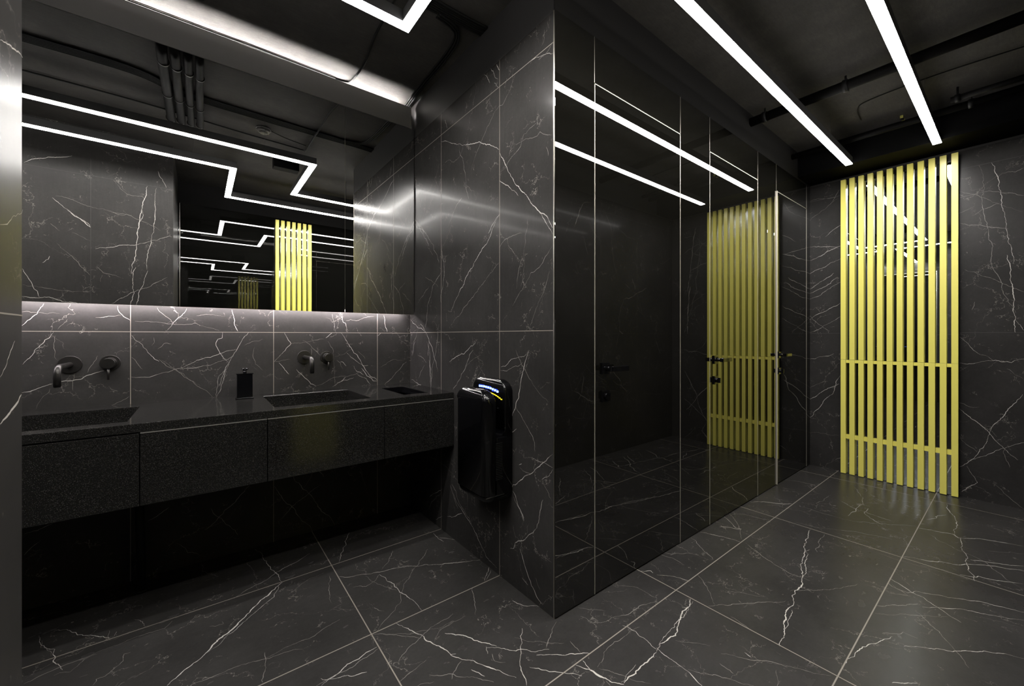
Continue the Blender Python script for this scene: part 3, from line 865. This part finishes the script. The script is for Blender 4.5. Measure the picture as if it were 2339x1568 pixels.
# soap dispenser
e = empty('soap_dispenser', (.190, 2.50, ZC + .0004), .0)
bevel(link('base_plate', B((-.040, .038, -.024, .024, 0, .006)), M_gloss, e), .001)
bevel(link('bottle', B((-.035, .033, -.020, .020, .0062, .126)), M_gloss, e), .002)
bevel(link('shoulder_plate', B((-.038, .036, -.022, .022, .1262, .131)), M_gloss, e), .001)
bm = bmesh.new(); cyl(bm, (0, 0, .131), (0, 0, .145), .008, n=20); link('pump_neck', bm, M_gloss, e)
bm = bmesh.new(); cyl(bm, (0, 0, .145), (0, 0, .151), .010, .0155, n=24); cyl(bm, (0, 0, .151), (0, 0, .157), .0155, .014, n=24); link('pump_knob', bm, M_gloss, e)
tag(e, 'small square black soap dispenser on the counter between the basins', 'soap dispenser')

# hand dryer
def rr(x0, x1, y0, y1, r0, r1, n=7):
    """outline, corners at the x0 side rounded r0, at x1 side r1; counter-clockwise"""
    P = []
    for cx, cyy, r, a0 in ((x1 - r1, y1 - r1, r1, 0), (x0 + r0, y1 - r0, r0, 90), (x0 + r0, y0 + r0, r0, 180), (x1 - r1, y0 + r1, r1, 270)):
        for i in range(n + 1):
            a = math.radians(a0 + 90 * i / n); P.append((cx + r * math.cos(a), cyy + r * math.sin(a)))
    return P
def loft(bm, rings):
    R = [[bm.verts.new(p) for p in r] for r in rings]; n = len(R[0])
    for a, b in zip(R, R[1:]):
        for i in range(n):
            f = bm.faces.new((a[i], a[(i + 1) % n], b[(i + 1) % n], b[i])); f.smooth = True
    bm.faces.new(R[0][::-1]); bm.faces.new(R[-1])
def shell(x0, x1, y0, y1, z0, z1, r0, r1, top=.03, ry=.03, bot=0):
    bm = bmesh.new(); rings = []
    if bot:
        for k in range(6):
            a = math.radians(90 * (1 - k / 6)); s = bot * (1 - math.cos(a)) * .8
            rings.append([(x, y, z0 + bot * (1 - math.sin(a))) for x, y in rr(x0 + s, x1, y0 + s * .8, y1 - s * .8, r0, r1)])
    rings.append([(x, y, z0 + bot) for x, y in rr(x0, x1, y0, y1, r0, r1)])
    rings.append([(x, y, z1 - top) for x, y in rr(x0, x1, y0, y1, r0, r1)])
    for k in range(1, 11):
        a = math.radians(88 * k / 10); c = 1 - math.cos(a); d = x1 - x0
        xa, xb = x0 + min(.022, d * .4) * c, x1 - min(.010, d * .2) * c
        q = min(r0, (xb - xa) * .48)
        rings.append([(x, y, z1 - top + top * math.sin(a)) for x, y in rr(xa, xb, y0 + ry * c, y1 - ry * c, max(q * (1 - .6 * c), .003), min(r1, (xb - xa) * .3))])
    loft(bm, rings); return bm
e = empty('hand_dryer', (XK - .0005, 1.615, .41))
y0, y1 = -.14, .14
bm = shell(-.0915, 0, y0 + .001, y1 - .001, .0362, .300, .004, .004, top=.003, ry=.002); link('lower_body', bm, M_gloss, e)
bm = shell(-.146, -.004, y0 + .004, y1 - .004, 0, .0352, .045, .004, top=.002, ry=.002, bot=.03); link('water_tank', bm, M_gloss, e)
bm = shell(-.152, -.092, y0, y1, .0362, .515, .046, .012, top=.060, ry=.085); link('front_shell', bm, M_gloss, e)
bm = shell(-.046, 0, y0 + .001, y1 - .001, .2985, .558, .010, .004, top=.055, ry=.07); link('rear_shell', bm, M_gloss, e)
# rounded foot of the hand slot
bm = bmesh.new(); prof = []
for i in range(9):
    a = math.radians(180 + 180 * i / 8); prof.append((-.069 + .023 * math.cos(a), .324 + .023 * math.sin(a)))
prof = prof + [(-.046, .2985), (-.0918, .2985)]
Y0, Y1 = y0 + .012, y1 - .012
va = [bm.verts.new((x, Y0, z)) for x, z in prof]; vb = [bm.verts.new((x, Y1, z)) for x, z in prof]
for i in range(len(prof)):
    j = (i + 1) % len(prof); bm.faces.new((va[i], va[j], vb[j], vb[i]))
bm.faces.new(va[::-1]); bm.faces.new(vb); bmesh.ops.recalc_face_normals(bm, faces=bm.faces[:]); link('slot_trough', bm, M_gloss, e)
bm = bmesh.new()
for k in range(22): box(bm, -.098, -.062, y0 - .0012, y0 + .002, .108 + k * .0078, .1115 + k * .0078)
link('vent_grille', bm, M_mattb, e)
link('tank_seam', B((-.1505, -.05, y0 - .0006, y0 + .004, .0350, .0364), (-.1508, -.148, y0 + .045, y1 - .045, .0350, .0364)), M_clamp, e)
# curved rows of lights on the inner face of the rear shell
def rows(name, z, ya, yb, n, hh, gap, m, xx=-.0535, drop=.02):
    bm = bmesh.new()
    for k in range(n):
        a = ya + (yb - ya) * k / n; b = a + (yb - ya) / n * (1 - gap); t = (k + .5) / n * 2 - 1
        zz = z - drop * (.5 * t + .5 * t * t) if True else z
        box(bm, xx - .001, xx + .002, min(a, b), max(a, b), zz - hh / 2, zz + hh / 2)
    return link(name, bm, m, e)
rows('display_backlight', .514, .075, -.092, 3, .013, .22, M_blue, xx=-.0465, drop=.014)
rows('display_digits', .514, .073, -.096, 9, .009, .38, M_blue2, xx=-.0482, drop=.014)
rows('status_bar', .488, .04, -.120, 12, .004, .12, M_yl, xx=-.0465, drop=.022)
tag(e, 'gloss black blade hand dryer with blue display on the marble return wall', 'hand dryer')

# ---------------------------------------------------------------- yellow slat screens
def screen(name, n, pitch, sw, dep, back, height, label, group=None, loc=(0, 0, 0), rz=0):
    """local x along the wall, local -y towards the room, wall plane at y = 0"""
    e = empty(name, loc, rz)
    zs = .9735
    for k in range(n):
        x = k * pitch
        bm = bmesh.new(); box(bm, x, x + sw, -dep, back, .004, zs - .0007); box(bm, x, x + sw, -dep, back, zs + .0007, height)
        bevel(link('slat', bm, M_yel, e), .0008, 1)
    for z0, z1 in ((.9465, .9715), (.3015, .3355)):
        link('rail', B((.002, (n - 1) * pitch + sw - .002, -dep + .010, back - .001, z0, z1)), M_yel, e)
    return tag(e, label, 'slat screen', group)
pitch = (.9576 - .2817 - .0345) / 11
screen('slat_screen', 12, pitch, .0345, .0600, -.027, 2.512, 'tall yellow vertical slat screen standing at the marble end wall', loc=(XD, .9576, 0), rz=-math.pi / 2)
ps = .0562
screen('slat_screen', 7, ps, .034, .060, -.027, 2.497, 'yellow vertical slat screen seen only in the mirror over the basins', loc=(1.0590, YF + .008, 0), rz=math.pi)
# mirrors behind the slats
def backmirror(f, label):
    e = link('screen_mirror', f, M_mirrorb); return tag(e, label, 'mirror')
ya, yb = .2830, .9560
backmirror(B((XD - .0262, XD - .0008, ya, yb, .974, 2.47)), 'bluish mirror behind the upper slats of the yellow end screen')
backmirror(B((XD - .0262, XD - .0008, ya, yb, .004, .33)), 'low mirror strip behind the feet of the yellow end screen')
tag(link('hatch_panel', B((XD - .0262, XD - .0008, ya, yb, .332, .972)), M_glass), 'black hatch panel behind the yellow end screen between its rails', 'panel')
backmirror(B((.692, 1.056, YF + .0085, YF + .0342, .004, 2.44)), 'mirror behind the yellow slats opposite the basins')

# ---------------------------------------------------------------- ceiling services
def cable(name, pts, r, label, cat='cable', group=None, m=None, n=8):
    bm = bmesh.new(); tube(bm, pts, r, n); return tag(link(name, bm, m or M_cable), label, cat, group)
def smoothpts(P, n=6):
    P = [Vector(p) for p in P]; out = []
    for i in range(len(P) - 1):
        a = P[max(i - 1, 0)]; b = P[i]; c = P[i + 1]; d = P[min(i + 2, len(P) - 1)]
        for k in range(n):
            t = k / n; out.append(.5 * ((2 * b) + (c - a) * t + (2 * a - 5 * b + 4 * c - d) * t * t + (3 * b - a - 3 * c + d) * t ** 3))
    out.append(P[-1]); return out
zc = ZCEIL - .009
for k in range(6):
    dy = (k - 2.5) * .0155
    cable('ceiling_cable', smoothpts([(XH, 1.865 + dy, zc), (-.9, 1.865 + dy, zc), (-.33, 1.87 + dy, zc), (-.12, 1.775 + dy, zc), (.1, 1.745 + dy, zc), (.7, 1.728 + dy * .9, zc), (1.0, 1.724 + dy * .8, zc), (XK - .001, 1.715 + dy * .8, zc)]), .0062,
          'black cable in the flat bundle running along the concrete above the basins', group='bundled ceiling cables')
for k in range(3):
    d = k * .013
    cable('ceiling_cable', smoothpts([(.92, 1.748 + d, zc - .008), (1.02 - d * .4, 1.765 + d, zc - .008), (1.085 - d, 1.84, zc - .004), (1.11 - d, 2.0, zc), (1.118 - d, 2.3, zc), (1.128 - d, 2.5, zc), (1.135 - d, 2.60, zc)]), .005,
          'black cable turning from the bundle along the return wall', group='cables turning beside the return wall')
for k, dz in enumerate((.003, .003)):
    dy = k * .009
    cable('ceiling_cable', smoothpts([(XH, 2.594 + dy, zc + dz), (-.3, 2.592 + dy, zc + dz), (.1, 2.590 + dy, zc + dz), (.22, 2.586 + dy, zc + dz), (.5, 2.590 + dy, zc + dz), (.66, 2.592 + dy, zc + dz)]), .0035, 'black cable lying along the top of the grey fascia', group='cables along the fascia')
cable('ceiling_cable', smoothpts([(.655, 2.600, zc + .003), (.71, 2.590, zc + .003), (.745, 2.55, zc + .003), (.755, 2.35, zc + .003), (.74, 2.2, zc), (.727, 2.06, zc), (.72, 1.80, zc - .010), (.716, 1.68, zc - .008), (.716, 1.35, zc)]), .006, 'black cable arching across the lit concrete band')
cable('ceiling_cable', smoothpts([(XH, 1.46, zc), (-.4, 1.46, zc), (.2, 1.40, zc), (.7, 1.36, zc)]), .005, 'thin black cable beside the nearer strip light')
cable('ceiling_cable', smoothpts([(.43, 1.56, zc), (.55, 1.50, zc), (.70, 1.46, zc)]), .003, 'thin cable leading away from the smoke detector')
for i, (x, r) in enumerate(((-.156, .0245), (-.101, .023), (-.046, .020), (.005, .020))):
    z = ZCEIL - .050
    e = empty('ceiling_pipe', (x, 2.0, ZCEIL))
    bm = bmesh.new(); tube(bm, [(0, .30, -.0005), (0, .30, z + .02 - ZCEIL), (0, .285, z - ZCEIL), (0, .26, z - ZCEIL), (0, .0, z - ZCEIL), (.006, -.62, z - ZCEIL)], r, 20); link('pipe_run', bm, M_pipe, e)
    for yy in (-.58, -.22 - .03 * i, .16 - .02 * i):
        bm = bmesh.new(); cyl(bm, (0.002, yy - .006, z - ZCEIL), (0.002, yy + .006, z - ZCEIL), r + .0025, n=20, cap=True)
        cyl(bm, (0.002, yy, z - ZCEIL + r), (0.002, yy, 0), .003, n=8); link('pipe_clamp', bm, M_clamp, e)
    tag(e, ('leftmost', 'second from left', 'third from left', 'rightmost')[i] + ' of the four black pipes crossing the ceiling in the mirror', 'pipe', 'black ceiling pipes')
# smoke detector
e = empty('smoke_detector', (.391, 1.545, ZCEIL))
bm = bmesh.new(); cyl(bm, (0, 0, -.012), (0, 0, 0), .05, n=36); link('base', bm, M_det, e)
bm = bmesh.new(); cyl(bm, (0, 0, -.030), (0, 0, -.0122), .036, .048, n=36); cyl(bm, (0, 0, -.040), (0, 0, -.0302), .022, .030, n=30); link('sensor_head', bm, M_det, e)
for a in (20, 75):
  bm = bmesh.new(); box(bm, .034 * math.cos(math.radians(a)) - .004, .034 * math.cos(math.radians(a)) + .004, -.034 * math.sin(math.radians(a)) - .002, -.034 * math.sin(math.radians(a)) + .002, -.030, -.024)
  link('yellow_mark', bm, M_yd, e)
tag(e, 'round grey smoke detector on the concrete seen in the mirror', 'smoke detector')
bm = B((.52, .72, .98, 1.07, ZCEIL - .09, ZCEIL - .0005))
o = tag(link('junction_box', bm, M_dead), 'black rectangular box under the ceiling between the strip lights', 'box'); bevel(o, .003)
# corridor pipes
def run(name, x, ya, yb, z, r, label, cl):
    e = empty(name, (x, (ya + yb) / 2, ZCEIL)); h = (yb - ya) / 2
    bm = bmesh.new(); cyl(bm, (0, -h, z - ZCEIL), (0, h, z - ZCEIL), r, n=20); link('pipe_run', bm, M_pipe, e)
    for yy in cl:
        bm = bmesh.new(); yy -= (ya + yb) / 2
        cyl(bm, (0, yy - .012, z - ZCEIL), (0, yy + .012, z - ZCEIL), r + .006, n=20); cyl(bm, (0, yy, z - ZCEIL + r), (0, yy, 0), .006, n=8); link('pipe_clamp', bm, M_mattb, e)
    return tag(e, label, 'pipe')
run('ceiling_pipe', 3.10, YF, YC, 2.70, .030, 'black pipe crossing the corridor ceiling with a clamp between the strip lights', (.66, 1.1))
run('ceiling_pipe', 3.93, YF, YC, 2.68, .022, 'black pipe crossing the corridor ceiling close before the bulkhead', (.2,))
run('ceiling_pipe', 3.80, YF, .28, 2.69, .018, 'short black rod under the ceiling at the upper right', (.25,))
cable('ceiling_cable', smoothpts([(3.55, -.15, zc), (3.50, .3, zc), (3.52, .62, zc), (3.60, .70, zc), (3.80, .72, zc)]), .004, 'thin curved cable on the corridor ceiling between the strip lights')
e = empty('cable_connector', (4.0, .53, ZCEIL))
link('connector_body', B((-.02, .02, -.008, .008, -.018, -.001)), M_mattb, e)
link('yellow_clip', B((-.035, -.022, -.008, .008, -.016, -.001)), M_yd, e); link('yellow_clip', B((.022, .035, -.008, .008, -.016, -.001)), M_yd, e)
tag(e, 'small yellow-tipped cable connector on the corridor ceiling', 'connector')
# waste pipe under the vanity
e = empty('waste_pipe', (-.205, 2.50, 0))
bm = bmesh.new(); cyl(bm, (0, 0, .012), (-.012, 0, .5405), .016, n=20); link('pipe_run', bm, M_mattb, e)
bm = bmesh.new(); cyl(bm, (0, 0, .0003), (0, 0, .012), .026, .022, n=24); link('floor_collar', bm, M_mattb, e)
tag(e, 'slim black pipe standing under the counter near the left basin', 'pipe')
